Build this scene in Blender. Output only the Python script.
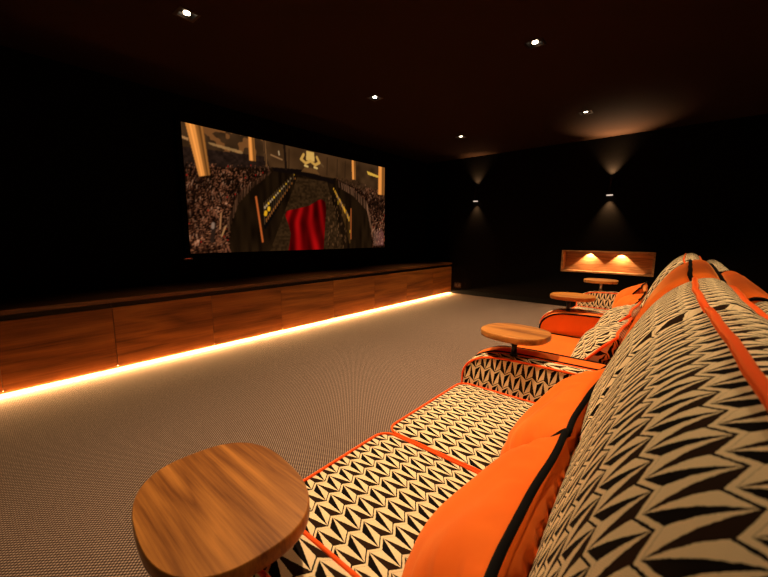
import bpy, bmesh, math, random
import numpy as np
from mathutils import Vector, Matrix

sc = bpy.context.scene
for o in list(bpy.data.objects):
    bpy.data.objects.remove(o)
C = sc.collection
random.seed(7)
rng = np.random.default_rng(11)

# ------------------------------------------------------------------ camera
F_PX, YAW, PITCH, ROLL = 359.777, 0.701117, 0.145702, 0.0044415
EYE = Vector((0, 0, 1.15))
cam_d = bpy.data.cameras.new('camera')
cam_d.sensor_width = 36
cam_d.lens = 36 * F_PX / 768
cam_d.clip_start = 0.01
cam_d.dof.use_dof = True
cam_d.dof.focus_distance = 1.9
cam_d.dof.aperture_fstop = 7.0
cam = bpy.data.objects.new('camera', cam_d)
C.objects.link(cam)
fw = Vector((-math.sin(YAW) * math.cos(PITCH), math.cos(YAW) * math.cos(PITCH), -math.sin(PITCH)))
rt = Vector((math.cos(YAW), math.sin(YAW), 0))
up = rt.cross(fw)
r2 = rt * math.cos(ROLL) + up * math.sin(ROLL)
u2 = -rt * math.sin(ROLL) + up * math.cos(ROLL)
cam.matrix_world = Matrix(((r2.x, u2.x, -fw.x, EYE.x), (r2.y, u2.y, -fw.y, EYE.y),
                           (r2.z, u2.z, -fw.z, EYE.z), (0, 0, 0, 1)))
sc.camera = cam

# ------------------------------------------------------------------ world, exposure, light levels
w = bpy.data.worlds.new('world')
sc.world = w
w.use_nodes = True
w.node_tree.nodes['Background'].inputs[0].default_value = (1.0, 0.62, 0.4, 1)
w.node_tree.nodes['Background'].inputs[1].default_value = 0.004
sc.view_settings.view_transform = 'Standard'
sc.view_settings.look = 'None'
sc.view_settings.exposure = 0.0
sc.view_settings.gamma = 1.0
sc.view_settings.use_curve_mapping = False
WARM = (1.0, 0.74, 0.44)
P_SCREEN_ROW = 125.0      # downlights between cabinet and seats
P_SEAT_ROW = 330.0       # downlights over the front of the seats
P_LED = 62.0             # strip under the cabinet
P_SCONCE = 170.0
P_NICHE = 26.0

# room
XL, XR, YN, YF, ZC = -4.290, 2.3, -2.2, 6.446, 2.617
XCAB = -3.639


# ------------------------------------------------------------------ helpers
def tagp(o, label=None, cat=None, group=None, kind=None):
    if label: o['label'] = label
    if cat: o['category'] = cat
    if group: o['group'] = group
    if kind: o['kind'] = kind
    return o


def empty(name, loc, label, cat, group=None, rz=0.0):
    o = bpy.data.objects.new(name, None)
    C.objects.link(o)
    o.location = loc
    o.rotation_euler = (0, 0, rz)
    o.empty_display_size = 0.1
    return tagp(o, label, cat, group)


class MB:
    """collects quads / polygons with metric uvs; build() links them as one mesh"""
    def __init__(self):
        self.v, self.f, self.uv, self.sm = [], [], [], []

    def poly(self, pts, uvs=None, smooth=False, idx=None):
        if idx is None:
            n = len(self.v)
            self.v += [tuple(p) for p in pts]
            idx = list(range(n, n + len(pts)))
        if uvs is None:
            P = [Vector(self.v[i]) for i in idx]
            nn = Vector((0, 0, 0))
            for i in range(len(P)):
                nn += P[i].cross(P[(i + 1) % len(P)])
            a = [abs(c) for c in nn]
            k = a.index(max(a))
            uvs = [((p.y, p.z) if k == 0 else (p.x, p.z) if k == 1 else (p.y, p.x)) for p in P]
        self.f.append(list(idx)); self.uv.append(list(uvs)); self.sm.append(smooth)

    def box(self, a, b, smooth=False):
        x0, y0, z0 = a; x1, y1, z1 = b
        q = [(x0, y0, z0), (x1, y0, z0), (x1, y1, z0), (x0, y1, z0), (x0, y0, z1), (x1, y0, z1), (x1, y1, z1), (x0, y1, z1)]
        for f in ((3, 2, 1, 0), (4, 5, 6, 7), (0, 1, 5, 4), (1, 2, 6, 5), (2, 3, 7, 6), (3, 0, 4, 7)):
            self.poly([q[i] for i in f])
        return self

    def rings(self, rings, closed=True, smooth=True, uvs=None, cap0=False, cap1=False, capuv=None):
        """rings: list of equally long point lists"""
        m = len(rings[0]); base = len(self.v)
        for r in rings:
            self.v += [tuple(p) for p in r]
        if uvs is None:
            uvs = []
            acc_v = 0.0
            for k, r in enumerate(rings):
                if k: acc_v += (Vector(rings[k][0]) - Vector(rings[k - 1][0])).length
                a = 0.0; row = [(0.0, acc_v)]
                for i in range(1, m + 1):
                    a += (Vector(r[i % m]) - Vector(r[i - 1])).length
                    row.append((a, acc_v))
                uvs.append(row)
        for k in range(len(rings) - 1):
            for i in range(m if closed else m - 1):
                j = (i + 1) % m
                idx = [base + k * m + i, base + k * m + j, base + (k + 1) * m + j, base + (k + 1) * m + i]
                self.poly(None, [uvs[k][i], uvs[k][i + 1], uvs[k + 1][i + 1], uvs[k + 1][i]], smooth, idx)
        if cap0:
            idx = [base + i for i in range(m)][::-1]
            self.poly(None, capuv(rings[0])[::-1] if capuv else None, False, idx)
        if cap1:
            idx = [base + (len(rings) - 1) * m + i for i in range(m)]
            self.poly(None, capuv(rings[-1]) if capuv else None, False, idx)
        return self

    def tube(self, path, r, n=8, closed=False, flat=1.0):
        P = [Vector(p) for p in path]
        N = len(P); rs = []
        ref = None
        for i in range(N):
            a = P[(i - 1) % N] if closed or i else P[i]
            b = P[(i + 1) % N] if closed or i < N - 1 else P[i]
            t = (b - a)
            t = t.normalized() if t.length > 1e-9 else Vector((0, 1, 0))
            if ref is None:
                ref = Vector((0, 0, 1)) if abs(t.z) < .9 else Vector((1, 0, 0))
            s = t.cross(ref)
            s = s.normalized() if s.length > 1e-6 else Vector((1, 0, 0))
            ref = s.cross(t).normalized()
            rs.append([P[i] + s * (r * math.cos(2 * math.pi * k / n)) + ref * (r * flat * math.sin(2 * math.pi * k / n)) for k in range(n)])
        if closed: rs.append(rs[0])
        self.rings(rs, cap0=not closed, cap1=not closed)
        return self

    def cyl(self, c, r, z0, z1, n=32, r1=None, hole=None):
        r1 = r if r1 is None else r1
        ang = [2 * math.pi * k / n for k in range(n)]
        a = [(c[0] + r * math.cos(t), c[1] + r * math.sin(t), z0) for t in ang]
        b = [(c[0] + r1 * math.cos(t), c[1] + r1 * math.sin(t), z1) for t in ang]
        self.rings([a, b], cap0=True, cap1=True)
        return self

    def build(self, name, mat, parent=None, bevel=0.0, kind=None):
        me = bpy.data.meshes.new(name)
        me.from_pydata(self.v, [], self.f)
        uvl = me.uv_layers.new(name='UVMap')
        flat = [c for f in self.uv for uv in f for c in uv]
        uvl.data.foreach_set('uv', flat)
        me.polygons.foreach_set('use_smooth', self.sm)
        me.update()
        bm = bmesh.new(); bm.from_mesh(me)
        bmesh.ops.remove_doubles(bm, verts=bm.verts, dist=1e-6)
        bmesh.ops.recalc_face_normals(bm, faces=bm.faces)
        bm.to_mesh(me); bm.free()
        me.materials.append(mat)
        o = bpy.data.objects.new(name, me)
        C.objects.link(o)
        if parent: o.parent = parent
        if bevel:
            b = o.modifiers.new('bevel', 'BEVEL'); b.width = bevel; b.segments = 2; b.limit_method = 'ANGLE'
        if kind: o['kind'] = kind
        return o


def rel(o, parent):
    """mesh built in world space, parented keeping its place"""
    o.parent = parent
    o.matrix_parent_inverse = Matrix.Translation(-Vector(parent.location))
    return o


# ------------------------------------------------------------------ materials
class NT:
    def __init__(self, name):
        self.m = bpy.data.materials.new(name); self.m.use_nodes = True
        self.t = self.m.node_tree
        self.b = self.t.nodes['Principled BSDF']

    def n(self, typ, **kw):
        nd = self.t.nodes.new(typ)
        for k, v in kw.items():
            if hasattr(nd, k): setattr(nd, k, v)
            else: nd.inputs[k].default_value = v
        return nd

    def l(self, a, b): self.t.links.new(a, b)

    def math(self, op, a, b=None, c=None):
        nd = self.t.nodes.new('ShaderNodeMath'); nd.operation = op
        for i, x in enumerate((a, b, c)):
            if x is None: continue
            if isinstance(x, (int, float)): nd.inputs[i].default_value = x
            else: self.l(x, nd.inputs[i])
        return nd.outputs[0]

    def mix(self, f, a, b):
        nd = self.t.nodes.new('ShaderNodeMix'); nd.data_type = 'RGBA'
        for i, x in ((0, f), (6, a), (7, b)):
            if isinstance(x, (int, float)): nd.inputs[i].default_value = x
            elif isinstance(x, tuple): nd.inputs[i].default_value = (*x, 1)
            else: self.l(x, nd.inputs[i])
        return nd.outputs[2]

    def ramp(self, f, stops):
        nd = self.t.nodes.new('ShaderNodeValToRGB')
        el = nd.color_ramp.elements
        while len(el) < len(stops): el.new(0.5)
        for e, (p, c) in zip(el, stops): e.position = p; e.color = (*c, 1)
        self.l(f, nd.inputs[0]); return nd.outputs[0]

    def col(self, x):
        if isinstance(x, tuple): self.b.inputs['Base Color'].default_value = (*x, 1)
        else: self.l(x, self.b.inputs['Base Color'])

    def setp(self, **kw):
        for k, v in kw.items(): self.b.inputs[k.replace('_', ' ')].default_value = v
        return self

    def bump(self, h, s=0.3, d=0.002):
        bp = self.n('ShaderNodeBump'); bp.inputs['Strength'].default_value = s; bp.inputs['Distance'].default_value = d
        self.l(h, bp.inputs['Height']); self.l(bp.outputs[0], self.b.inputs['Normal'])


def plain(name, c, rough=.6, metal=0.0, spec=.5):
    t = NT(name); t.col(c); t.setp(Roughness=rough, Metallic=metal, Specular_IOR_Level=spec)
    return t.m


def painted(name, c, rough=.9):
    t = NT(name); tc = t.n('ShaderNodeTexCoord')
    nz = t.n('ShaderNodeTexNoise', Scale=60.0, Detail=4.0); t.l(tc.outputs['Object'], nz.inputs['Vector'])
    t.col(t.mix(nz.outputs[0], tuple(x * .9 for x in c), tuple(x * 1.1 for x in c)))
    t.setp(Roughness=rough, Specular_IOR_Level=.01); t.bump(nz.outputs[0], .08, .001)
    return t.m


def emis(name, c, s):
    m = bpy.data.materials.new(name); m.use_nodes = True; t = m.node_tree
    t.nodes.remove(t.nodes['Principled BSDF'])
    e = t.nodes.new('ShaderNodeEmission'); e.inputs[0].default_value = (*c, 1); e.inputs[1].default_value = s
    t.links.new(e.outputs[0], t.nodes['Material Output'].inputs[0])
    return m


def geo_fabric(name):
    """black and cream facetted zigzag weave: kite tiles in nested zigzag rows"""
    A, H = 0.047, 0.068
    t = NT(name)
    uv = t.n('ShaderNodeUVMap'); uv.uv_map = 'UVMap'
    nz = t.n('ShaderNodeTexNoise', Scale=240.0, Detail=1.0); t.l(uv.outputs[0], nz.inputs['Vector'])
    vm = t.n('ShaderNodeVectorMath', operation='MULTIPLY_ADD')
    sub = t.n('ShaderNodeVectorMath', operation='SUBTRACT'); t.l(nz.outputs['Color'], sub.inputs[0]); sub.inputs[1].default_value = (.5, .5, .5)
    t.l(sub.outputs[0], vm.inputs[0]); vm.inputs[1].default_value = (.0022, .0022, 0); t.l(uv.outputs[0], vm.inputs[2])
    sp = t.n('ShaderNodeSeparateXYZ'); t.l(vm.outputs[0], sp.inputs[0])
    U, V = sp.outputs[0], sp.outputs[1]
    u2 = t.math('DIVIDE', t.math('ADD', U, t.math('MULTIPLY', V, 0.1)), A)
    s = t.math('SUBTRACT', t.math('FRACT', t.math('ADD', u2, 100.5)), 0.5)
    tt = t.math('ABSOLUTE', s)
    ww = t.math('MULTIPLY', t.math('FRACT', t.math('ADD', t.math('DIVIDE', t.math('SUBTRACT', V, t.math('MULTIPLY', tt, .038)), H), 100.0)), H)
    left = t.math('LESS_THAN', s, 0.0)
    below = t.math('LESS_THAN', ww, t.math('MULTIPLY', tt, .116))
    tri = t.math('ABSOLUTE', t.math('SUBTRACT', left, t.math('SUBTRACT', 1.0, below)))      # xor
    gap = t.math('GREATER_THAN', ww, .0570)
    line = t.math('MULTIPLY', gap, t.math('LESS_THAN', ww, .0606))
    line2 = t.math('GREATER_THAN', ww, .0672)
    dark = t.math('MAXIMUM', t.math('MAXIMUM', t.math('MULTIPLY', tri, t.math('SUBTRACT', 1.0, gap)), line), t.math('MULTIPLY', line2, 0.55))
    # threads of the weave
    wv = t.n('ShaderNodeTexWave', Scale=210.0, Distortion=0.4); wv.bands_direction = 'DIAGONAL'; t.l(uv.outputs[0], wv.inputs['Vector'])
    cream = t.mix(wv.outputs[1], (.66, .47, .27), (.84, .63, .37))
    brown = t.mix(left, (.020, .0085, .004), (.0045, .0025, .0018))
    t.col(t.mix(dark, cream, brown))
    t.setp(Roughness=.9, Specular_IOR_Level=.06)
    t.bump(wv.outputs[1], .25, .0006)
    return t.m


def velvet(name, c1, c2, bump=.15):
    t = NT(name); tc = t.n('ShaderNodeTexCoord')
    nz = t.n('ShaderNodeTexNoise', Scale=7.0, Detail=4.0, Roughness=.55); t.l(tc.outputs['Object'], nz.inputs['Vector'])
    t.col(t.mix(nz.outputs[0], c1, c2))
    n2 = t.n('ShaderNodeTexNoise', Scale=500.0); t.l(tc.outputs['Object'], n2.inputs['Vector'])
    t.setp(Roughness=.8, Specular_IOR_Level=.15)
    t.b.inputs['Sheen Weight'].default_value = .6
    t.b.inputs['Sheen Roughness'].default_value = .32
    t.b.inputs['Sheen Tint'].default_value = (1, .45, .12, 1)
    t.bump(n2.outputs[0], bump, .0008)
    return t.m


def walnut(name, dark, light, scale=(1.2, 14, 14), rough=.38, coord='Object', rot=0.0, ring=2.6, spec=.5, pore=(1.0, 4.0, 4.0)):
    t = NT(name); tc = t.n('ShaderNodeTexCoord')
    oi = t.n('ShaderNodeObjectInfo')
    mp = t.n('ShaderNodeMapping'); t.l(tc.outputs[coord], mp.inputs[0])
    mp.inputs['Scale'].default_value = scale; mp.inputs['Rotation'].default_value = (0, 0, rot)
    off = t.n('ShaderNodeVectorMath', operation='MULTIPLY_ADD')
    cb = t.n('ShaderNodeCombineXYZ'); t.l(oi.outputs['Random'], cb.inputs[0]); t.l(oi.outputs['Random'], cb.inputs[1]); t.l(oi.outputs['Random'], cb.inputs[2])
    t.l(cb.outputs[0], off.inputs[0]); off.inputs[1].default_value = (17, 31, 13); t.l(mp.outputs[0], off.inputs[2])
    big = t.n('ShaderNodeTexNoise', Scale=.55, Detail=2.0, Distortion=.6); t.l(off.outputs[0], big.inputs['Vector'])
    rg = t.math('FRACT', t.math('MULTIPLY', big.outputs[0], ring * 4))
    tri = t.math('ABSOLUTE', t.math('SUBTRACT', t.math('MULTIPLY', rg, 2.0), 1.0))
    fine = t.n('ShaderNodeTexNoise', Scale=5.0, Detail=6.0, Roughness=.65); t.l(off.outputs[0], fine.inputs['Vector'])
    m2 = t.n('ShaderNodeVectorMath', operation='MULTIPLY'); t.l(off.outputs[0], m2.inputs[0]); m2.inputs[1].default_value = pore
    por = t.n('ShaderNodeTexNoise', Scale=4.0, Detail=3.0, Roughness=.6); t.l(m2.outputs[0], por.inputs['Vector'])
    f = t.math('ADD', t.math('MULTIPLY', tri, .36), t.math('ADD', t.math('MULTIPLY', fine.outputs[0], .45), t.math('MULTIPLY', t.math('SUBTRACT', por.outputs[0], .3), .55)))
    mid = tuple((a + b) / 2 for a, b in zip(dark, light))
    t.col(t.ramp(f, [(.25, dark), (.55, mid), (.85, light)]))
    t.setp(Roughness=rough, Specular_IOR_Level=spec)
    t.bump(fine.outputs[0], .05, .0005)
    return t.m


def carpet_mat():
    t = NT('woven_carpet'); tc = t.n('ShaderNodeTexCoord')
    sp = t.n('ShaderNodeSeparateXYZ'); t.l(tc.outputs['Object'], sp.inputs[0])
    nz = t.n('ShaderNodeTexNoise', Scale=90.0, Detail=2.0); t.l(tc.outputs['Object'], nz.inputs['Vector'])
    K = 2 * math.pi / 0.0112
    sx = t.math('SINE', t.math('MULTIPLY', t.math('ADD', sp.outputs[0], sp.outputs[1]), K * .7071))
    sy = t.math('SINE', t.math('MULTIPLY', t.math('SUBTRACT', sp.outputs[0], sp.outputs[1]), K * .7071))
    h = t.math('ADD', t.math('MULTIPLY', t.math('ADD', sx, sy), .25), .5)
    h2 = t.math('ADD', h, t.math('MULTIPLY', t.math('SUBTRACT', nz.outputs[0], .5), .35))
    t.col(t.ramp(h2, [(.22, (.040, .023, .018)), (.6, (.17, .108, .080)), (.9, (.42, .282, .205))]))
    t.setp(Roughness=.95, Specular_IOR_Level=.05)
    t.bump(h, .35, .002)
    return t.m


M = dict(
    carpet=carpet_mat(),
    wall=painted('black_wall_paint', (.0045, .004, .004)),
    sidewall=painted('black_fabric_wall', (.0036, .0028, .0024)),
    ceiling=painted('dark_ceiling_paint', (.020, .010, .006)),
    pattern=geo_fabric('zigzag_fabric'),
    orange=velvet('orange_velvet', (.64, .085, .004), (.82, .145, .010)),
    orange_pipe=velvet('orange_piping', (.85, .075, .006), (.95, .10, .008)),
    black_pipe=plain('black_piping', (.0022, .0014, .0013), .85, spec=.08),
    walnut_door=walnut('walnut_veneer', (.14, .042, .007), (.44, .160, .030), scale=(5, .55, 5), rough=.42, pore=(4.0, 1.0, 4.0), ring=1.2, spec=.3),
    walnut_top=walnut('walnut_top', (.06, .018, .005), (.22, .085, .024), scale=(14, 1.0, 14), rough=.32),
    walnut_table=walnut('walnut_table', (.17, .050, .008), (.56, .205, .038), scale=(1.6, 17, 6), rough=.42, spec=.22, rot=.25, ring=1.1),
    walnut_niche=walnut('walnut_niche', (.22, .085, .028), (.52, .25, .10), scale=(1.6, 9, 14), rough=.45, spec=.25),
    bronze=plain('dark_bronze', (.035, .018, .012), .35, .9),
    black_metal=plain('black_metal', (.012, .010, .010), .4, .6),
    chrome=plain('brushed_steel', (.55, .5, .45), .3, 1.0),
    plastic=plain('black_plastic', (.02, .016, .013), .35),
    lamp=emis('lamp_lens', (1.0, .80, .55), 14.0),
    lamp_cool=emis('lamp_lens_far', (1.0, .86, .70), 9.0),
    led=emis('led_strip', (1.0, .62, .22), 16.0),
    standby=emis('standby_glow', (1.0, .12, .05), .35),
)


# ------------------------------------------------------------------ room shell
def struct(name, mb, mat, parent=None, bevel=0):
    o = mb.build(name, mat, parent, bevel)
    o['kind'] = 'structure'
    return o


struct('floor', MB().box((XL - .1, YN - .1, -.1), (XR + .1, YF + .1, 0)), M['carpet'])
# ceiling with square pockets for the downlights
SPOTS = [(-2.745, -.75), (-2.735, 1.172), (-2.745, 3.085), (-2.775, 5.052), (-1.08, -.75), (-1.08, 1.172), (-1.06, 3.04), (-1.105, 5.03),
         (.75, 1.172), (.75, 3.04), (.75, 5.03)]
HS = .055
xs = sorted({XL - .1, XR + .1} | {x + s * HS for x, y in SPOTS for s in (-1, 1)})
ys = sorted({YN - .1, YF + .1} | {y + s * HS for x, y in SPOTS for s in (-1, 1)})
cm = MB()
for i in range(len(xs) - 1):
    for j in range(len(ys) - 1):
        cx, cy = (xs[i] + xs[i + 1]) / 2, (ys[j] + ys[j + 1]) / 2
        if any(abs(cx - x) < HS and abs(cy - y) < HS for x, y in SPOTS): continue
        cm.poly([(xs[i], ys[j], ZC), (xs[i], ys[j + 1], ZC), (xs[i + 1], ys[j + 1], ZC), (xs[i + 1], ys[j], ZC)])
cm.poly([(XL - .1, YN - .1, ZC + .15), (XL - .1, YF + .1, ZC + .15), (XR + .1, YF + .1, ZC + .15), (XR + .1, YN - .1, ZC + .15)])
struct('ceiling', cm, M['ceiling'])
struct('wall_screen', MB().box((XL - .1, YN - .1, 0), (XL, YF + .1, ZC)), M['wall'])
struct('wall_rear', MB().box((XR, YN - .1, 0), (XR + .1, YF + .1, ZC)), M['wall'])
struct('wall_near', MB().box((XL, YN - .1, 0), (XR, YN, ZC)), M['wall'])
NX0, NX1, NZ0, NZ1, ND = -1.602, -.360, .581, .931, .20
fwl = MB()
fwl.box((XL, YF, 0), (NX0, YF + .1, ZC)); fwl.box((NX1, YF, 0), (XR, YF + .1, ZC))
fwl.box((NX0, YF, 0), (NX1, YF + .1, NZ0)); fwl.box((NX0, YF, NZ1), (NX1, YF + .1, ZC))
struct('wall_side', fwl, M['sidewall'])
sk = MB().box((-3.62, YF - .012, 0), (XR, YF, .09))
struct('baseboard_side', sk, M['wall'])

# ------------------------------------------------------------------ niche (walnut box let into the side wall)
niche = empty('wall_niche', (NX0 / 2 + NX1 / 2, YF, NZ0), 'long walnut-lined recess low in the dark side wall, lit from above by two tiny spots', 'wall niche')
T = .022
rel(MB().box((NX0, YF + ND - .01, NZ0), (NX1, YF + ND + .01, NZ1)).build('back_panel', M['walnut_niche']), niche)
rel(MB().box((NX0, YF - .012, NZ0), (NX0 + T, YF + ND, NZ1)).build('side_panel', M['walnut_niche']), niche)
rel(MB().box((NX1 - T, YF - .012, NZ0), (NX1, YF + ND, NZ1)).build('side_panel', M['walnut_niche']), niche)
rel(MB().box((NX0 + T, YF - .012, NZ0), (NX1 - T, YF + ND, NZ0 + T)).build('bottom_shelf', M['walnut_niche']), niche)
rel(MB().box((NX0 + T, YF - .012, NZ1 - T), (NX1 - T, YF + ND, NZ1)).build('top_panel', M['walnut_niche']), niche)


def spot(name, loc, target, power, angle, blend, color=WARM, size=.02, parent=None):
    L = bpy.data.lights.new(name, 'SPOT'); L.energy = power; L.color = color
    L.spot_size = math.radians(angle); L.spot_blend = blend; L.shadow_soft_size = size
    o = bpy.data.objects.new(name, L); C.objects.link(o); o.location = loc
    o.rotation_euler = (Vector(target) - Vector(loc)).to_track_quat('-Z', 'Y').to_euler()
    if parent: rel(o, parent)
    return o


NYO = .145
for i, (nx, side) in enumerate(((-1.22, 'left'), (-.79, 'right'))):
    e = empty('niche_spotlight', (nx, YF + NYO, NZ1 - T), 'tiny round spotlight at the top of the walnut niche, %s of the pair' % side, 'spotlight', 'niche spotlights')
    rg = MB(); n = 20
    rr = [[(nx + r * math.cos(2 * math.pi * k / n), YF + NYO + r * math.sin(2 * math.pi * k / n), z) for k in range(n)] for r, z in
          ((.014, NZ1 - T), (.020, NZ1 - T), (.019, NZ1 - T - .004), (.013, NZ1 - T - .004), (.013, NZ1 - T))]
    rg.rings(rr); rel(rg.build('rim', M['chrome']), e)
    rel(MB().cyl((nx, YF + NYO), .0125, NZ1 - T - .003, NZ1 - T - .0008, 16).build('lens', M['lamp']), e)
    spot('niche_beam', (nx, YF + NYO, NZ1 - T - .008), (nx, YF + .185, NZ0), P_NICHE, 98, .12, size=.006, parent=e, color=(1, .62, .30))

# ------------------------------------------------------------------ wall sconces
def sconce(x, z0, z1, label, pw, down=1.0):
    y = YF - .065
    e = empty('wall_sconce', (x, YF, z0), label, 'wall lamp', 'up and down lights on the side wall')
    rel(MB().box((x - .022, YF - .014, z0 + .06), (x + .022, YF, z1 - .04)).build('wall_bracket', M['bronze'], bevel=.003), e)
    b = MB(); n = 24
    prof = [(.020, z0 + .02), (.040, z0 + .014), (.038, z0 + .022), (.027, z0 + .034), (.025, z1 - .03), (.030, z1), (.026, z1), (.022, z1 - .02)]
    b.rings([[(x + r * math.cos(2 * math.pi * k / n), y + r * math.sin(2 * math.pi * k / n), z) for k in range(n)] for r, z in prof])
    b.box((x - .006, y, (z0 + z1) / 2 - .03), (x + .006, YF - .012, (z0 + z1) / 2 + .03))
    rel(b.build('tube_body', M['bronze']), e)
    b = MB()
    prof = [(.036, z0 + .013), (.043, z0 + .012), (.043, z0), (.036, z0), (.036, z0 + .013)]
    b.rings([[(x + r * math.cos(2 * math.pi * k / n), y + r * math.sin(2 * math.pi * k / n), z) for k in range(n)] for r, z in prof])
    lr = rel(b.build('diffuser_ring', emis('sconce_glow_ring', (1.0, .78, .62), .75)), e)
    lr['label'] = 'pale glowing ring at the foot of the tube'
    rel(MB().cyl((x, y), .020, z0 + .006, z0 + .012, 20).build('lens', M['lamp']), e)
    rel(MB().cyl((x, y), .016, z1 - .016, z1 - .010, 20).build('lens', M['lamp']), e)
    cs = (1.0, .62, .30)
    spot('down_beam', (x, y, z0 - .004), (x, y + .10, z0 - 1), down, 74, 1.0, size=.012, parent=e, color=cs)
    spot('up_beam', (x, y, z1 + .004), (x, y + .14, z1 + 1), down, 84, 1.0, size=.012, parent=e, color=cs)
    spot('ceiling_beam', (x, y, z1 + .004), (x + .12, y - .60, z1 + 1), pw * 1.3, 90, 1.0, size=.012, parent=e, color=(1, .68, .38))
    return e


sconce(-.990, 1.758, 2.012, 'slim bronze wall lamp above the lit niche, throwing a glow on the ceiling', P_SCONCE, 90)
sconce(-3.150, 1.790, 2.090 - .03, 'slim bronze up and down wall lamp nearer the screen corner of the side wall', 8, 42)

# wall socket
e = empty('wall_socket', (-3.50, YF, .14), 'small dark double socket low on the side wall beside the cabinet end', 'socket')
rel(MB().box((-3.573, YF - .008, .13), (-3.427, YF, .216)).build('face_plate', M['bronze'], bevel=.002), e)
for k in (-.036, .036):
    rel(MB().box((-3.5 + k - .02, YF - .011, .15), (-3.5 + k + .02, YF - .007, .19)).build('socket_insert', M['plastic']), e)

# ------------------------------------------------------------------ downlights
NAMES = {(-2.735, 1.172): 'square recessed ceiling downlight nearest above the left end of the screen',
         (-2.745, 3.085): 'square recessed ceiling downlight above the right end of the screen',
         (-2.775, 5.052): 'square recessed ceiling downlight farthest off near the screen corner',
         (-1.06, 3.04): 'bright square ceiling downlight over the aisle, largest on the right of the ceiling',
         (-1.105, 5.03): 'small ceiling downlight beside the sconce glow on the ceiling'}
for (x, y) in SPOTS:
    lab = NAMES.get((x, y), 'square recessed ceiling downlight outside the picture over the sofas')
    e = empty('ceiling_downlight', (x, y, ZC), lab, 'downlight', 'recessed ceiling downlights')
    b = MB(); o_, i_ = HS + .012, HS - .006
    for (ax, ay, bx_, by_) in ((-o_, -o_, o_, -i_), (-o_, i_, o_, o_), (-o_, -i_, -i_, i_), (i_, -i_, o_, i_)):
        b.box((x + ax, y + ay, ZC - .004), (x + bx_, y + by_, ZC - .0005))
    rel(b.build('trim', M['bronze']), e)
    b = MB(); z1 = ZC + .02
    q = [(-i_, -i_), (i_, -i_), (i_, i_), (-i_, i_)]; q2 = [(a * .8, b_ * .8) for a, b_ in q]
    b.rings([[(x + a, y + b_, ZC - .001) for a, b_ in q], [(x + a, y + b_, z1) for a, b_ in q2]], smooth=False, cap1=True)
    rel(b.build('baffle', M['black_metal']), e)
    far = (x, y) == (-2.745, 3.085)
    rel(MB().cyl((x, y), .021, ZC + .003, ZC + .012, 24).build('lens', M['lamp_cool'] if far else M['lamp']), e)
    row = P_SCREEN_ROW if x < -2 else P_SEAT_ROW
    if x > 0: row = P_SEAT_ROW * .3
    if y < 0: row *= .08
    if x < -2 and abs(y - 1.172) < .1: row *= .32
    spot('beam', (x, y, ZC - .008), (x, y, 0), row, 80 if x < -2 else 96, 1.0, size=.025, parent=e)

# ------------------------------------------------------------------ screen
SY0, SY1, SZ0, SZ1 = 1.678, 5.035, .943, 2.336
SX = -4.242
scr = empty('projection_screen', (XL, (SY0 + SY1) / 2, SZ0), 'wide cinema screen on the black wall showing a hall full of people', 'screen')
b = MB()
for a_, b_ in (((XL, SY0 - .05, SZ0 - .05), (SX + .006, SY1 + .05, SZ0)), ((XL, SY0 - .05, SZ1), (SX + .006, SY1 + .05, SZ1 + .05)),
               ((XL, SY0 - .05, SZ0), (SX + .006, SY0, SZ1)), ((XL, SY1, SZ0), (SX + .006, SY1 + .05, SZ1))):
    b.box(a_, b_)
rel(b.build('frame', plain('black_velvet_frame', (.003, .003, .003), .95, spec=.05)), scr)


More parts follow.
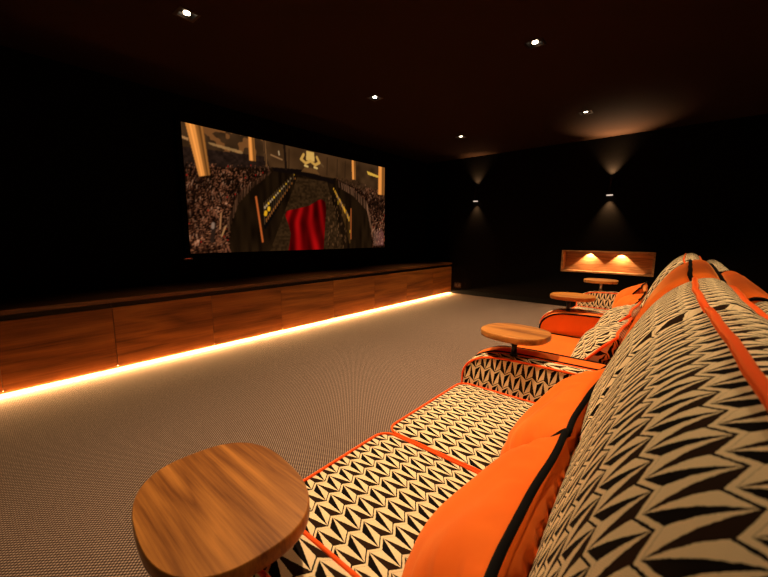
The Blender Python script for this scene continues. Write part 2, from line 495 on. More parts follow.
def movie(nu, nv):
    u, v = np.meshgrid((np.arange(nu) + .5) / nu, (np.arange(nv) + .5) / nv)      # v up
    img = np.zeros((nv, nu, 3)); img[:] = (.020, .011, .006)

    def noise(fu, fv, seed):
        r = np.random.default_rng(seed); g = r.random((fv + 2, fu + 2))
        x = u * fu; y = v * fv; i = x.astype(int); j = y.astype(int); a = x - i; c = y - j
        a = a * a * (3 - 2 * a); c = c * c * (3 - 2 * c)
        return g[j, i] * (1 - a) * (1 - c) + g[j, i + 1] * a * (1 - c) + g[j + 1, i] * (1 - a) * c + g[j + 1, i + 1] * a * c

    def put(mask, colr, k=1.0):
        m = (np.clip(mask, 0, 1) * k)[..., None]
        img[:] = img * (1 - m) + np.array(colr) * m

    def putf(mask, arr):
        m = np.clip(mask, 0, 1)[..., None]; img[:] = img * (1 - m) + arr * m

    def poly(pts, s=0.0):
        inside = np.zeros(u.shape, bool); n = len(pts)
        for i in range(n):
            x1, y1 = pts[i]; x2, y2 = pts[(i + 1) % n]
            if abs(y2 - y1) < 1e-9: continue
            c = ((y1 > v) != (y2 > v)) & (u < (x2 - x1) * (v - y1) / (y2 - y1) + x1)
            inside ^= c
        return inside.astype(float)

    def seg(x1, y1, x2, y2, r):
        dx, dy = (x2 - x1) * 2.41, y2 - y1
        t = np.clip((((u - x1) * 2.41) * dx + (v - y1) * dy) / (dx * dx + dy * dy + 1e-9), 0, 1)
        d = np.hypot((u - x1) * 2.41 - t * dx, v - y1 - t * dy)
        return np.clip((r - d) / .006 + .5, 0, 1)
    # far end wall and side terraces
    n1 = noise(30, 14, 1); n2 = noise(110, 60, 2); n3 = noise(60, 26, 3)
    putf(poly([(0, 1), (1, 1), (1, .6), (.7, .74), (.45, .78), (.3, .76), (0, .68)]), (.05 + .06 * n1[..., None]) * np.array([1, .58, .30]))
    putf(poly([(.30, 1), (.80, 1), (.76, .76), (.55, .76), (.45, .79), (.31, .78)]), (.075 + .05 * n1[..., None]) * np.array([1, .56, .27]))
    putf(poly([(.02, 1), (.29, 1), (.29, .86), (.02, .82)]) * (n3 > .55), np.ones(img.shape) * np.array([.22, .11, .045]))
    put(poly([(.08, .89), (.20, .87), (.21, .84), (.09, .87)]), (.42, .27, .13), .7)
    put(poly([(0, .90), (.02, .89), (.02, .87), (0, .88)]), (.5, .3, .15), .8)
    putf(poly([(0, .82), (.30, .86), (.31, .77), (0, .66)]), (.025 + .03 * n2[..., None]) * np.array([1, .6, .45]))
    for x in (.40, .52, .60, .66, .71): put(seg(x, .79, x + .004, .97, .006), (.05, .028, .015), .8)
    put(seg(.32, .885, .37, .86, .006), (.34, .20, .10)); put(seg(.355, .93, .357, .90, .006), (.5, .38, .25))
    put(seg(.56, .90, .58, .87, .01), (.16, .10, .05))
    # hall floor: dark polished aisles
    fl = poly([(.31, .76), (.665, .77), (.76, .69), (.866, .54), (.90, 0), (.12, 0), (.134, .37), (.206, .56)])
    streak = noise(70, 6, 4)
    putf(fl, (.014 + .030 * streak[..., None] * (1 - .4 * v[..., None])) * np.array([1, .58, .28]))
    put(poly([(.32, .775), (.46, .80), (.65, .745), (.64, .70), (.46, .745), (.33, .74)]), (.016, .010, .008))
    putf(poly([(.44, .72), (.60, .72), (.70, 0), (.30, 0)]), (.032 + .05 * n2[..., None]) * np.array([1, .58, .28]))
    # crowds
    cr = np.random.default_rng(5)

    clump = .35 + 1.05 * noise(17, 9, 31) * (.45 + .75 * noise(45, 24, 32))

    def crowd(inside, count, seed, bright=1.0):
        r = np.random.default_rng(seed)
        yy, xx = np.nonzero(inside > 0)
        pick = r.integers(0, len(yy), count); order = np.argsort(-yy[pick]); pick = pick[order]
        for p in pick:
            y0, x0 = yy[p], xx[p]; vv = y0 / nv; s = (1.15 - vv)
            wd = max(1, int(round(s * 3.4))); ht = max(2, int(s * 14 * r.uniform(.6, 1.2)))
            tone = r.choice([0, 1, 2, 3], p=[.45, .30, .17, .08])
            base = np.array([(.030, .014, .009), (.10, .043, .024), (.22, .10, .06), (.42, .24, .16)][tone]) * r.uniform(.6, 1.15) * bright * clump[y0, x0]
            lean = r.uniform(-.5, .5)
            for q in range(ht):
                yq = y0 - q
                if yq < 0: break
                xq = int(x0 + lean * q)
                if xq < 0: continue
                img[yq, max(0, xq):min(nu, xq + wd)] = base * (1 - .5 * q / ht)
            if r.random() < .5:
                img[min(nv - 1, y0 + 1), max(0, x0):min(nu, x0 + wd)] = np.array((.36, .17, .095)) * r.uniform(.4, 1.2) * bright * clump[y0, x0]
            if r.random() < .006:
                img[min(nv - 1, y0 + 1):min(nv, y0 + 4), max(0, x0):min(nu, x0 + 2)] = (.35, .02, .015)
    L = poly([(0, .70), (.18, .74), (.315, .785), (.33, .74), (.206, .55), (.15, .40), (.13, 0), (0, 0)])
    R = poly([(.655, .78), (.76, .80), (1, .69), (1, 0), (.905, 0), (.872, .54), (.765, .68), (.665, .745)])
    crowd(L, 1700, 6, 1.0); crowd(R, 1100, 7, 1.0)
    # hemline of the nearest crowd rows
    for k in range(46):
        t = k / 46; x = np.interp(t, [0, .4, .7, 1], [.14, .18, .24, .32]); y = np.interp(t, [0, .4, .7, 1], [.30, .50, .62, .74])
        put(seg(x, y, x - .004, y - .10 * (1.2 - t), .005), tuple(np.array((.16, .085, .05)) * cr.random()), .75)
    for k in range(46):
        t = k / 46; x = np.interp(t, [0, .3, .6, 1], [.67, .76, .86, .90]); y = np.interp(t, [0, .3, .6, 1], [.74, .69, .55, .25])
        put(seg(x, y, x + .003, y - .06 - .07 * t, .005), tuple(np.array((.34, .19, .12)) * cr.random()), .75)
    # pale figures at the near edge of the crowd
    put(seg(.085, .23, .075, .10, .018), (.05, .03, .022)); put(seg(.082, .24, .080, .21, .013), (.30, .22, .18))
    put(seg(.112, .33, .105, .20, .006), (.42, .23, .12)); put(seg(.09, .34, .10, .30, .006), (.25, .12, .07))
    put(seg(.125, .22, .11, .14, .007), (.40, .24, .12))
    for k in range(9): put(seg(.915 + .009 * k, .23 - .02 * (k % 3), .915 + .009 * k, .03, .006), (.40, .25 - .01 * k, .19), .55)
    # columns
    def column(p):
        m = poly(p); xs_ = [q[0] for q in p]
        lft = np.interp(v, [p[3][1], p[0][1]], [p[3][0], p[0][0]]); rgt = np.interp(v, [p[2][1], p[1][1]], [p[2][0], p[1][0]])
        t = np.clip((u - lft) / (rgt - lft + 1e-9), 0, 1)
        shade = .55 + .75 * np.exp(-((t - .3) / .28) ** 2) + .18 * np.sin(t * 30)
        arr = shade[..., None] * np.array([.62, .30, .095])
        arr *= (1 - .45 * np.exp(-((t - .72) / .14) ** 2))[..., None]
        putf(m, arr)
    column([(.013, 1.0), (.070, 1.0), (.083, .63), (.045, .61)])
    column([(.228, 1.0), (.253, 1.0), (.256, .80), (.229, .80)])
    column([(.755, 1.0), (.780, 1.0), (.783, .79), (.757, .79)])
    column([(.948, 1.0), (.998, 1.0), (.997, .66), (.945, .66)])
    put(poly([(.288, 1), (.300, 1), (.303, .77), (.293, .77)]), (.20, .11, .05)); put(poly([(.290, 1), (.294, 1), (.297, .77), (.294, .77)]), (.05, .03, .02))
    put(poly([(.377, 1), (.387, 1), (.392, .77), (.381, .77)]), (.03, .018, .012))
    put(poly([(.86, .915), (.95, .885), (.95, .86), (.87, .875)]), (.62, .42, .10))
    # plain gilded stand at the end of the hall
    put(poly([(.490, .99), (.530, .99), (.533, .90), (.487, .90)]), (.60, .42, .16))
    for sg in ((.475, .95, .462, .90), (.462, .90, .485, .87), (.545, .95, .558, .90), (.558, .90, .535, .87), (.485, .87, .510, .90), (.510, .90, .535, .87)):
        put(seg(*sg, .014), (.55, .36, .12))
    put(seg(.48, .845, .495, .84, .010), (.62, .46, .2)); put(seg(.53, .845, .545, .84, .010), (.62, .46, .2))
    put(poly([(.48, .83), (.54, .83), (.56, .78), (.46, .78)]), (.20, .11, .045), .7)
    # two files of guards along the aisle
    for k in range(15):
        t = (k / 14) ** .8; x = .425 + (.285 - .425) * t; y = .735 + (.40 - .735) * t; s = .35 + t * .9
        put(seg(x, y, x - .002, y - .13 * s - .02, .011 * s), (.012, .009, .008))
        put(seg(x - .004, y + .035 * s, x - .004, y - .12 * s, .0028), (.20, .13, .07), .8)
        put(seg(x, y + .006, x, y, .008 * s), (.42, .32, .20) if k % 3 else (.72, .46, .04))
        put(seg(x + .004, y - .08 * s, x + .004, y - .1 * s, .006), (.45, .2, .06), .6)
    put(seg(.288, .36, .286, .34, .016), (.66, .40, .03)); put(seg(.302, .40, .301, .385, .015), (.70, .44, .04))
    for k in range(26):
        t = (k / 25) ** .8; x = .640 + (.738 - .640) * t; y = .66 + (.36 - .66) * t; s = .35 + t * .9
        g1, g2 = cr.random(), cr.random()
        put(seg(x, y, x, y - .20 * s * t - .04, .010 * s), tuple(np.array((.10, .055, .02)) * (.2 + g1)))
        put(seg(x - .004 * g2, y, x - .004 * g2, y - .035 * s, .006), ((.62, .36, .05) if g1 > .5 else (.34, .22, .12)))
        if g2 > .5: put(seg(x + .002, y - .12 * s, x + .002, y - .16 * s * g1 - .02, .005), (.66, .42, .05), .8)
    for k in range(60):
        x = cr.uniform(.60, .72); y = cr.uniform(.03, .60) * (1 - (x - .60) * 1.2)
        put(seg(x, y, x, y - .02, .004), (.22, .12, .06), .7)
    put(seg(.249, .49, .269, .09, .009), (.50, .16, .05)); put(seg(.748, .455, .746, .11, .007), (.42, .15, .05))
    # a plain cloaked onlooker's red drapery, hanging in folds in the foreground
    cap = poly([(.374, .345), (.384, .385), (.41, .40), (.455, .425), (.50, .455), (.545, .515), (.570, .530), (.588, .50), (.592, .42), (.584, .25), (.573, 0), (.385, 0), (.400, .16), (.390, .25)])
    a1 = (u - .48) * (1.0 + .5 * v)
    fold = .5 + .5 * np.sin(a1 * 105 + 9 * noise(5, 4, 21) + 5 * v)
    fold = fold ** 1.6 * (.35 + .65 * noise(9, 4, 9)) + .25 * noise(40, 8, 10)
    fold *= np.clip(1.25 - abs(u - .48) * 4.5, .35, 1)
    arr = (.05 + .33 * fold)[..., None] * np.array([1, .03, .035])
    putf(cap, arr)
    b_ = np.pad(img, ((1, 1), (1, 1), (0, 0)), mode='edge')
    img = (b_[1:-1, 1:-1] * 2 + b_[:-2, 1:-1] + b_[2:, 1:-1] + b_[1:-1, :-2] + b_[1:-1, 2:]) / 6
    return (img ** 1.35) * 1.2 * np.array([1, .93, .82])


NU, NV = 560, 232
img = movie(NU, NV)
me = bpy.data.meshes.new('screen_surface')
gy = SY0 + (SY1 - SY0) * np.arange(NU + 1) / NU
gz = SZ0 + (SZ1 - SZ0) * np.arange(NV + 1) / NV
Y, Z = np.meshgrid(gy, gz)
co = np.stack([np.full(Y.shape, SX), Y, Z], -1).reshape(-1, 3)
idx = np.arange((NU + 1) * (NV + 1)).reshape(NV + 1, NU + 1)
faces = np.stack([idx[:-1, :-1], idx[:-1, 1:], idx[1:, 1:], idx[1:, :-1]], -1).reshape(-1, 4)
me.from_pydata(co.tolist(), [], faces.tolist())
pad = np.pad(img, ((0, 1), (0, 1), (0, 0)), mode='edge')
pad = (pad + np.pad(img, ((1, 0), (1, 0), (0, 0)), mode='edge')) / 2
ca = me.color_attributes.new('Col', 'FLOAT_COLOR', 'POINT')
ca.data.foreach_set('color', np.concatenate([pad, np.ones(pad.shape[:2] + (1,))], -1).reshape(-1))
ms = bpy.data.materials.new('screen_picture'); ms.use_nodes = True
nt = ms.node_tree; nt.nodes.remove(nt.nodes['Principled BSDF'])
at = nt.nodes.new('ShaderNodeAttribute'); at.attribute_name = 'Col'
em = nt.nodes.new('ShaderNodeEmission'); em.inputs[1].default_value = 1.0
nt.links.new(at.outputs[0], em.inputs[0]); nt.links.new(em.outputs[0], nt.nodes['Material Output'].inputs[0])
me.materials.append(ms)
so = bpy.data.objects.new('screen_surface', me); C.objects.link(so); rel(so, scr)

e = empty('standby_indicator', (XL, 1.669, .885), 'faint red standby mark on the black wall under the left corner of the screen', 'indicator light')
rel(MB().box((XL, 1.62, .872), (XL + .012, 1.72, .908)).build('housing', M['plastic'], bevel=.002), e)
rel(MB().box((XL + .011, 1.638, .887), (XL + .014, 1.700, .892)).build('light_bar', M['standby']), e)

# ------------------------------------------------------------------ long cabinet
SEAMS = [-1.52, -.70, .108, .788, 1.612, 2.425, 3.25, 4.09, 4.92, 5.74, 6.43]
ZB, ZT = .038, .541
body_x = XCAB - .022
for i in range(len(SEAMS) - 1):
    y0, y1 = SEAMS[i], SEAMS[i + 1]
    names = {2: 'walnut cabinet unit cut by the left edge of the picture', 3: 'walnut cabinet unit with the second seam from the left, below the dark wall',
             4: 'walnut cabinet unit under the left end of the screen', 5: 'walnut cabinet unit under the screen, left of its middle',
             6: 'walnut cabinet unit under the middle of the screen', 7: 'walnut cabinet unit under the right part of the screen',
             8: 'walnut cabinet unit second from the far corner',
             9: 'walnut cabinet unit in the far corner by the socket'}
    e = empty('low_cabinet', (XL + .01, y0, ZB), names.get(i, 'walnut cabinet unit beyond the left edge of the picture'), 'cabinet', 'walnut cabinets along the screen wall')
    rel(MB().box((XL + .002, y0 + .001, ZB + .004), (body_x - .001, y1 - .001, ZT + .035)).build('body', M['black_metal']), e)
    d = MB().box((body_x, y0 + .002, ZB), (XCAB, y1 - .002, ZT)).build('door', M['walnut_door'], bevel=.001)
    rel(d, e)
e = tagp(MB().box((XL + .002, SEAMS[0], ZT + .045), (XCAB + .004, YF - .004, ZT + .080)).build('cabinet_worktop', M['walnut_top'], bevel=.002),
         'long walnut slab topping the whole row of low cabinets under the screen', 'worktop')
tagp(MB().box((XL + .002, SEAMS[0], ZT + .035), (XCAB - .035, YF - .004, ZT + .045)).build('shadow_gap_rail', M['black_metal']),
     'black recessed rail between the cabinet doors and the walnut worktop', 'rail')
tagp(MB().box((XL + .002, SEAMS[0], 0), (XCAB - .085, YF - .004, ZB + .003)).build('cabinet_plinth', M['walnut_door']),
     'recessed walnut plinth under the cabinets, lit by the strip light', 'plinth')
led = empty('led_strip_light', (XCAB - .03, 2.4, ZB), 'long glowing warm strip light under the front edge of the walnut cabinets', 'strip light')
rel(MB().box((XCAB - .062, SEAMS[0], ZB - .010), (XCAB - .046, YF - .01, ZB - .002)).build('aluminium_channel', M['chrome']), led)
rel(MB().box((XCAB - .060, SEAMS[0], ZB - .014), (XCAB - .048, YF - .012, ZB - .010)).build('diffuser', M['led']), led)
nseg = 5
for k in range(nseg):
    a = SEAMS[0] + (YF - .02 - SEAMS[0]) * k / nseg; b_ = SEAMS[0] + (YF - .02 - SEAMS[0]) * (k + 1) / nseg
    L = bpy.data.lights.new('strip_glow', 'AREA'); L.shape = 'RECTANGLE'; L.size = .012; L.size_y = b_ - a
    L.energy = P_LED * (b_ - a); L.color = (1.0, .57, .22)
    o = bpy.data.objects.new('strip_glow', L); C.objects.link(o)
    o.location = (XCAB - .034, (a + b_) / 2, ZB - .006)
    o.rotation_euler = (0, math.radians(-30), 0)
    rel(o, led)


# ------------------------------------------------------------------ sofas
def outline_len(P):
    a = [0.0]
    for i in range(1, len(P)): a.append(a[-1] + math.dist(P[i], P[i - 1]))
    return a


def inset(P, d):
    """closed polygon in 2D moved inwards by d (counter-clockwise or clockwise)"""
    n = len(P); A = sum(P[i][0] * P[(i + 1) % n][1] - P[(i + 1) % n][0] * P[i][1] for i in range(n))
    s = 1 if A > 0 else -1; out = []
    for i in range(n):
        a, b, c = P[i - 1], P[i], P[(i + 1) % n]
        n1 = Vector((-(b[1] - a[1]), b[0] - a[0])); n2 = Vector((-(c[1] - b[1]), c[0] - b[0]))
        if n1.length > 1e-9: n1.normalize()
        if n2.length > 1e-9: n2.normalize()
        m = n1 + n2
        if m.length > 1e-9: m.normalize()
        q = Vector(b) + m * d * s
        out.append((q.x, q.y))
    return out


def smooth_path(P, n):
    """Catmull-Rom through the points"""
    out = []
    for i in range(len(P) - 1):
        p0 = Vector(P[max(i - 1, 0)]); p1 = Vector(P[i]); p2 = Vector(P[i + 1]); p3 = Vector(P[min(i + 2, len(P) - 1)])
        for k in range(n):
            t = k / n
            out.append(tuple(.5 * ((2 * p1) + (p2 - p0) * t + (2 * p0 - 5 * p1 + 4 * p2 - p3) * t * t + (3 * p1 - p0 - 3 * p2 + p3) * t ** 3)))
    out.append(tuple(P[-1]))
    return out


ARM_TOP = [(-.794, .03), (-.794, .30), (-.794, .449), (-.789, .505), (-.760, .552), (-.706, .586), (-.64, .603), (-.50, .611), (-.35, .612), (-.15, .614), (.05, .616)]
FACE = [(-.262, .30), (-.252, .40), (-.210, .561), (-.171, .695), (-.121, .835), (-.082, .912), (-.032, .974), (.023, 1.012)]


def arm(root, y0, y1, dx, mat, pmat, inner):
    top = [(x + dx, z) for x, z in smooth_path(ARM_TOP, 4)]
    P = top + [(.05 + dx, .03)]
    rings = []; uvs = []
    sec = [(y0 + .002, .010), (y0 + .004, .004), (y0 + .010, .0005), (y0 + .03, -.004), ((y0 + y1) / 2, -.008), (y1 - .03, -.004), (y1 - .010, .0005), (y1 - .004, .004), (y1 - .002, .010)]
    for y, d in sec:
        Q = inset(P, d)
        rings.append([(x, y, max(z, .03)) for x, z in Q])
        a = outline_len(P + [P[0]])
        uvs.append([(y, s) for s in a])
    b = MB()
    b.rings(rings, uvs=uvs, cap0=True, cap1=True, capuv=lambda r: [(p[0], -p[2]) for p in r])
    a = b.build('arm', mat, root)
    for y in (y0 + .003, y1 - .003):
        Q = inset(P, .003)[:len(top)]
        rel_pipe(Q, y, pmat, a, .0064 if pmat is M['black_pipe'] else .0048)
    return a


def rel_pipe(Q, y, pmat, parent, r):
    path = [(x, y, z) for x, z in Q if z > .034]
    return MB().tube(path, r, 8).build('piping', pmat, parent)


def rrect(x0, x1, y0, y1, rf, rb, n=6):
    """rounded rectangle outline, front corners (x0 side) radius rf, back rb"""
    pts = []
    for cx, cy, r, a0 in ((x0 + rf, y0 + rf, rf, 180), (x1 - rb, y0 + rb, rb, 270), (x1 - rb, y1 - rb, rb, 0), (x0 + rf, y1 - rf, rf, 90)):
        for k in range(n + 1):
            a = math.radians(a0 + 90 * k / n); pts.append((cx + r * math.cos(a), cy + r * math.sin(a)))
    return pts


def seat(root, y0, y1, dx, mat, pmat):
    x0, x1 = -.792 + dx, -.20 + dx
    cx, cy = (x0 + x1) / 2, (y0 + y1) / 2
    b = MB(); g = .002
    rings = []; uvs = []
    for z, d in ((.27, .012), (.285, .003), (.36, -.001), (.436, .003), (.444, .006)):
        O = rrect(x0 + d, x1 - d, y0 + g + d, y1 - g - d, .05, .03)
        rings.append([(x, y, z) for x, y in O])
        a = outline_len(O + [O[0]]); uvs.append([(s, z) for s in a])
    b.rings(rings, uvs=uvs, cap0=True)
    # crowned top as concentric rings
    O = rrect(x0 + .006, x1 - .006, y0 + g + .006, y1 - g - .006, .05, .03)
    tr = []; tu = []
    for t in (0, .05, .12, .25, .45, .7, .9):
        z = .444 + .016 * (1 - (1 - t) ** 2.4)
        R = [(cx + (x - cx) * (1 - t), cy + (y - cy) * (1 - t), z) for x, y in O]
        tr.append(R); tu.append([(p[1], p[0]) for p in R + [R[0]]])
    b.rings(tr, uvs=tu, cap1=True)
    o = b.build('seat_cushion', mat, root)
    O = rrect(x0 + .003, x1 - .003, y0 + g + .004, y1 - g - .004, .05, .03)
    MB().tube([(x, y, .446) for x, y in O], .0043, 8, closed=True).build('piping', pmat, o)
    return o


def back_cushion(root, y0, y1, dx, mat, pmat, puff=.0, ztop=0.0, lean=0.0):
    """boxed back cushion: front face, gusset between two pipings, rear face"""
    face = smooth_path(FACE, 4)
    gus = [(.045, 1.019), (.070, 1.021), (.092, 1.012), (.112, .992)]
    rear = [(.125, .93), (.118, .70), (.06, .45), (.0, .30)]
    P = face + gus + rear
    iF, iR = len(face) - 1, len(face) + 3
    ns = 18; rings = []; uvs = []
    a = outline_len(P + [P[0]])
    f_path, r_path = [], []
    for k in range(ns + 1):
        t = k / ns
        e = min(t, 1 - t) * (y1 - y0)
        d = .028 * max(0, 1 - e / .05) ** 2
        bul = math.sin(math.pi * t) ** .6
        Q = inset(P, d); R = []
        for j, (x, z) in enumerate(Q):
            hgt = max(0, (z - .45) / .56)
            zz = z + (ztop + puff * (bul - .35)) * hgt ** 3
            xx = x + dx + lean * (0.5 - t) * hgt ** 4 - (.010 * math.sin(math.pi * t) * math.sin(math.pi * min(1, max(0, (z - .3) / .72)))) * (1 if j <= iF else -.6)
            yy_ = y0 + (y1 - y0) * t
            if j <= iR: xx += .09 * max(0, 1.2 - yy_) * (1 - .42 * hgt ** 2)
            R.append((xx, y0 + .001 + (y1 - y0 - .002) * t, zz))
        rings.append(R); uvs.append([(R[0][1], s) for s in a])
        wob = .0011 * math.sin(7 * t * math.pi + y0 * 9) + .0005 * math.sin(17 * t * math.pi + 1)
        f_path.append((R[iF][0] - .001 + wob, R[iF][1], R[iF][2] + .002)); r_path.append((R[iR][0] + .002 + wob * .6, R[iR][1], R[iR][2] + .002))
    b = MB(); b.rings(rings, uvs=uvs, cap0=True, cap1=True, capuv=lambda r: [(p[0], p[2]) for p in r])
    o = b.build('back_cushion', mat, root)
    # piping round the front panel and along the rear of the gusset
    down0 = [rings[0][j] for j in range(iF - 3, iF)]; down1 = [rings[-1][j] for j in range(iF - 1, iF - 4, -1)]
    pr = .0072 if y0 < 2.8 else .005
    MB().tube(down0 + f_path + down1, pr, 10).build('piping', pmat, o)
    rd0 = [rings[0][j] for j in range(iR + 3, iR, -1)]; rd1 = [rings[-1][j] for j in range(iR + 1, iR + 4)]
    MB().tube(rd0 + r_path + rd1, pr, 10).build('piping', pmat, o)
    return o


def back_frame(root, y0, y1, dx, mat, pmat, fab_plain):
    P = smooth_path([(.04, .06), (.10, .45), (.138, .75), (.146, .90), (.165, .953), (.20, .966), (.238, .948), (.262, .90), (.275, .60), (.285, .06)], 4)
    a = outline_len(P + [P[0]]); rings = []; uvs = []
    n = 12
    for k in range(n + 1):
        t = k / n; e = min(t, 1 - t) * (y1 - y0); d = .015 * max(0, 1 - e / .04) ** 2
        Q = inset(P, d); rings.append([(x + dx, y0 + (y1 - y0) * t, max(.05, z)) for x, z in Q]); uvs.append([(rings[-1][0][1], s) for s in a])
    b = MB(); b.rings(rings, uvs=uvs, cap0=True, cap1=True, capuv=lambda r: [(p[0], p[2]) for p in r])
    o = b.build('back_frame', mat, root)
    for yy in ((y0 + .004, y1 - .004) if fab_plain else ()):
        MB().tube([(x + dx, yy, max(z, .055)) for x, z in inset(P, .010)], .006, 8).build('piping', pmat, o)
    return o


def sofa(label, y0, y1, dx, fab, pipe, armw0, armw1, seats, backs, group, by0, by1, ztop=0.0):
    root = empty('cinema_sofa', (0, 0, 0), label, 'sofa', group)
    m, p = M[fab], M[pipe]
    arm(root, y0, y0 + armw0, dx, m, p, 1)
    arm(root, y1 - armw1, y1, dx, m, p, 0)
    bs = MB().box((-.765 + dx, y0 + armw0, .05), (.02 + dx, y1 - armw1, .268)); bs.build('base', m, root)
    for s0, s1 in seats: seat(root, s0, s1, dx, m, p)
    for (s0, s1, pf, zt, ln) in backs: back_cushion(root, s0, s1, dx, m, p, pf, zt, ln)
    back_frame(root, by0, by1, dx, m, p, fab == 'orange')
    for lx in (-.74, .22):
        for ly in (y0 + .05, y1 - .05):
            if lx > 0: ly = by0 + .05 if ly < (y0 + y1) / 2 else by1 - .05
            z1 = .045 if lx < 0 else .06
            MB().cyl((lx + dx, ly), .018, 0, z1, 16, r1=.022).build('leg', M['black_metal'], root)
    # put the origin at the sofa's foot
    base = Vector((-.25 + dx, (y0 + y1) / 2, 0))
    root.location = base
    for ch in root.children:
        ch.location = Vector(ch.location) - base
    return root


G = 'cinema sofas set in one row'
s1 = sofa('two-seat sofa in cream and black zigzag fabric with orange piping, nearest in the row', .26, 1.620, 0, 'pattern', 'orange_pipe', .10, .09,
          [(.362, .945), (.945, 1.529)], [(.13, .935, .006, .002, 0), (.935, 1.616, .006, .0, 0)], G, .13, 1.62)
s2 = sofa('plain orange velvet sofa with black piping, between the two zigzag patterned ones', 1.630, 2.86, -.012, 'orange', 'black_pipe', .105, .10,
          [(1.736, 2.759)], [(1.632, 2.86, .006, .0, 0)], G, 1.632, 2.858)
s3 = sofa('zigzag fabric sofa farthest down the row, by the lit niche, with orange cushions', 2.88, 4.16, -.045, 'pattern', 'orange_pipe', .10, .10,
          [(2.981, 4.059)], [(2.882, 4.155, .004, -.006, 0)], G, 2.882, 4.155)


# ------------------------------------------------------------------ scatter cushions
def pillow(name, label, y0, y1, xb, zb, xt, zt, T, mat, pmat, group, seed, tilt=0.0, droop=.02, yaw=0.0, pr=.0078):
    rr = random.Random(seed)
    root_loc = Vector((xb, (y0 + y1) / 2, zb))
    e = empty(name, root_loc, label, 'cushion', group)
    W = (y1 - y0) / 2; Hh = math.hypot(xt - xb, zt - zb) / 2
    upv = Vector((xt - xb, 0, zt - zb)).normalized(); sv = Vector((0, 1, 0)); nv = Vector((-upv.z, 0, upv.x))
    cen = Vector(((xb + xt) / 2, (y0 + y1) / 2, (zb + zt) / 2))
    n = 40
    ph = [rr.uniform(0, 6.28) for _ in range(8)]

    def edge(s, t):      # soft outline pulled in between the corners
        k = 1 - .045 * (1 - s * s) if abs(t) >= abs(s) else 1 - .04 * (1 - t * t)
        return k

    def pt(s, t, side):
        # s,t in -1..1
        sq = s * (1 - .05 * (1 - t * t) * abs(s) ** 3) ; tq = t * (1 - .035 * (1 - s * s) * abs(t) ** 3)
        d = (max(0, 1 - abs(s) ** 2.2) ** .72) * (max(0, 1 - abs(t) ** 2.1) ** .70)
        rim = min(1 - abs(s), 1 - abs(t))
        # creases running in from the seams
        wr = 0
        if rim < .45:
            if 1 - abs(t) < 1 - abs(s): wr = math.sin(s * 23 + ph[0]) * .6 + math.sin(s * 41 + ph[1]) * .4
            else: wr = math.sin(t * 15 + ph[2]) * .6 + math.sin(t * 31 + ph[3]) * .4
            wr *= (.45 - rim) / .45 * min(1, rim * 9)
        big = .012 * math.sin(2.6 * s + 1.7 * t + ph[4]) + .007 * math.sin(5 * s - 4 * t + ph[5])
        if side < 0: d = (max(0, 1 - abs(s) ** 2.8) ** .5) * (max(0, 1 - abs(t) ** 2.6) ** .5)
        th = T / 2 * d * (1 if side > 0 else 1.35) + .0085 * wr * (1 if side > 0 else 1.5) * min(1, d * 3) + big * d
        sag = -droop * (1 - s * s) * max(0, t) * .4
        return cen + sv * (sq * W) + upv * (tq * Hh + sag) + nv * (side * th) + upv * (tilt * s) + Vector((-yaw * s, 0, 0))
    b = MB()
    for side in (1, -1):
        rings = []; uvs = []
        for i in range(n + 1):
            s = -1 + 2 * i / n; s = math.sin(s * math.pi / 2)
            row = []; uu = []
            for j in range(n + 1):
                t = math.sin((-1 + 2 * j / n) * math.pi / 2)
                row.append(pt(s, t, side)); uu.append((s * W, t * Hh))
            rings.append(row); uvs.append(uu)
        b.rings(rings, closed=False, uvs=uvs)
    o = b.build('cover', mat); rel(o, e)
    path = []
    m = 44
    for k in range(m): path.append(pt(-1 + 2 * k / m, 1, 0))
    for k in range(m): path.append(pt(1, 1 - 2 * k / m, 0))
    for k in range(m): path.append(pt(1 - 2 * k / m, -1, 0))
    for k in range(m): path.append(pt(-1, -1 + 2 * k / m, 0))
    path = [p + nv * (.004 * math.sin(i * .13 + ph[6]) + .001 * math.sin(i * .31)) for i, p in enumerate(path)]
    po = MB().tube(path, pr, 8, closed=True).build('piping', pmat); rel(po, o)
    po.matrix_parent_inverse = Matrix.Translation(-root_loc)
    po.parent = o
    # parented two deep: undo the double offset
    po.matrix_parent_inverse = Matrix.Identity(4)
    return e


OG, PG, O3 = 'orange cushions on the nearest sofa', 'zigzag cushions on the orange sofa', 'orange cushions on the farthest sofa'
pillow('scatter_cushion', 'large orange velvet cushion with black piping at the bottom edge of the picture', .36, .87, -.350, .470, -.166, .702, .145, M['orange'], M['black_pipe'], OG, 3, yaw=.014)
pillow('scatter_cushion', 'orange velvet cushion with black piping behind the nearest one, by the sofa arm', .925, 1.43, -.375, .470, -.178, .690, .140, M['orange'], M['black_pipe'], OG, 5, tilt=.02, yaw=.008)
pillow('scatter_cushion', 'zigzag patterned cushion with orange piping on the orange sofa, the nearer of two', 1.755, 2.21, -.410, .475, -.196, .735, .14, M['pattern'], M['orange_pipe'], PG, 8, pr=.006)
pillow('scatter_cushion', 'zigzag patterned cushion with orange piping on the orange sofa, the farther of two', 2.225, 2.70, -.420, .475, -.205, .750, .15, M['pattern'], M['orange_pipe'], PG, 9, pr=.006)
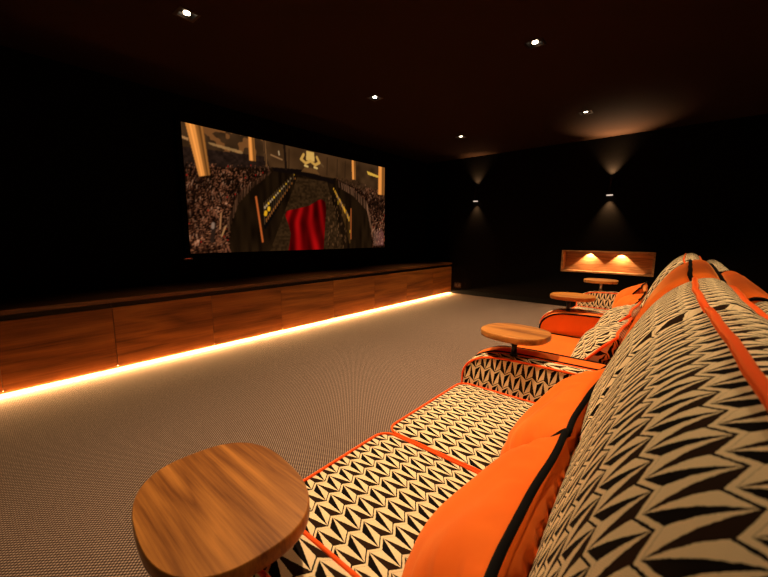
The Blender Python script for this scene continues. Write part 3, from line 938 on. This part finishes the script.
pillow('scatter_cushion', 'small orange cushion on the farthest sofa, the nearer of the two there', 3.02, 3.50, -.440, .475, -.230, .715, .14, M['orange'], M['black_pipe'], O3, 12, pr=.006)
pillow('scatter_cushion', 'small orange cushion on the farthest sofa, tucked beside its far arm', 3.53, 4.02, -.470, .475, -.270, .745, .14, M['orange'], M['black_pipe'], O3, 14, pr=.006)


# ------------------------------------------------------------------ swivel side tables
def table(x, y, px, py, label, rot, zt=.72, a=.157, b_=.123, th=.028, arm_z=.622, metal='black_metal'):
    e = empty('side_table', (px, py, arm_z), label, 'side table', 'round walnut tables on the sofa arms')
    n = 72; rings = []
    prof = [(.97, -th), (.992, -th + .003), (1.0, -th + .008), (1.0, -.006), (.994, -.0015), (.985, 0)]
    for s, dz in prof:
        R = []
        for k in range(n):
            t = 2 * math.pi * k / n; c, s_ = math.cos(t), math.sin(t); p = 2.55
            rx = math.copysign(abs(c) ** (2 / p), c) * a; ry = math.copysign(abs(s_) ** (2 / p), s_) * b_
            rx *= s; ry *= s
            R.append((x + rx * math.cos(rot) - ry * math.sin(rot), y + rx * math.sin(rot) + ry * math.cos(rot), zt + dz))
        rings.append(R)
    m = MB(); m.rings(rings, cap0=True, cap1=True)
    o = m.build('table_top', M['walnut_table']); rel(o, e)
    rel(MB().cyl((px, py), .0125, arm_z, zt - th, 20).build('pole', M[metal]), e)
    rel(MB().cyl((px, py), .017, arm_z - .004, arm_z + .004, 28).build('base_flange', M[metal]), e)
    rel(MB().cyl((px, py), .024, zt - th - .004, zt - th + .001, 28).build('mounting_plate', M[metal]), e)


table(-.560, .245, -.56, .31, 'large rounded walnut table top in the foreground, beside the nearest sofa seat', -.12)
table(-.578, 1.625, -.56, 1.572, 'oval walnut table on a black post between the zigzag and the orange sofa', -.1, a=.150, b_=.128)
table(-.632, 2.92, -.63, 2.81, 'walnut table on a short post at the far arm of the orange sofa', .05, a=.150, b_=.128)
table(-.655, 4.17, -.64, 4.11, 'farthest small walnut table, just below the lit niche', .05, a=.150, b_=.128, metal='chrome')
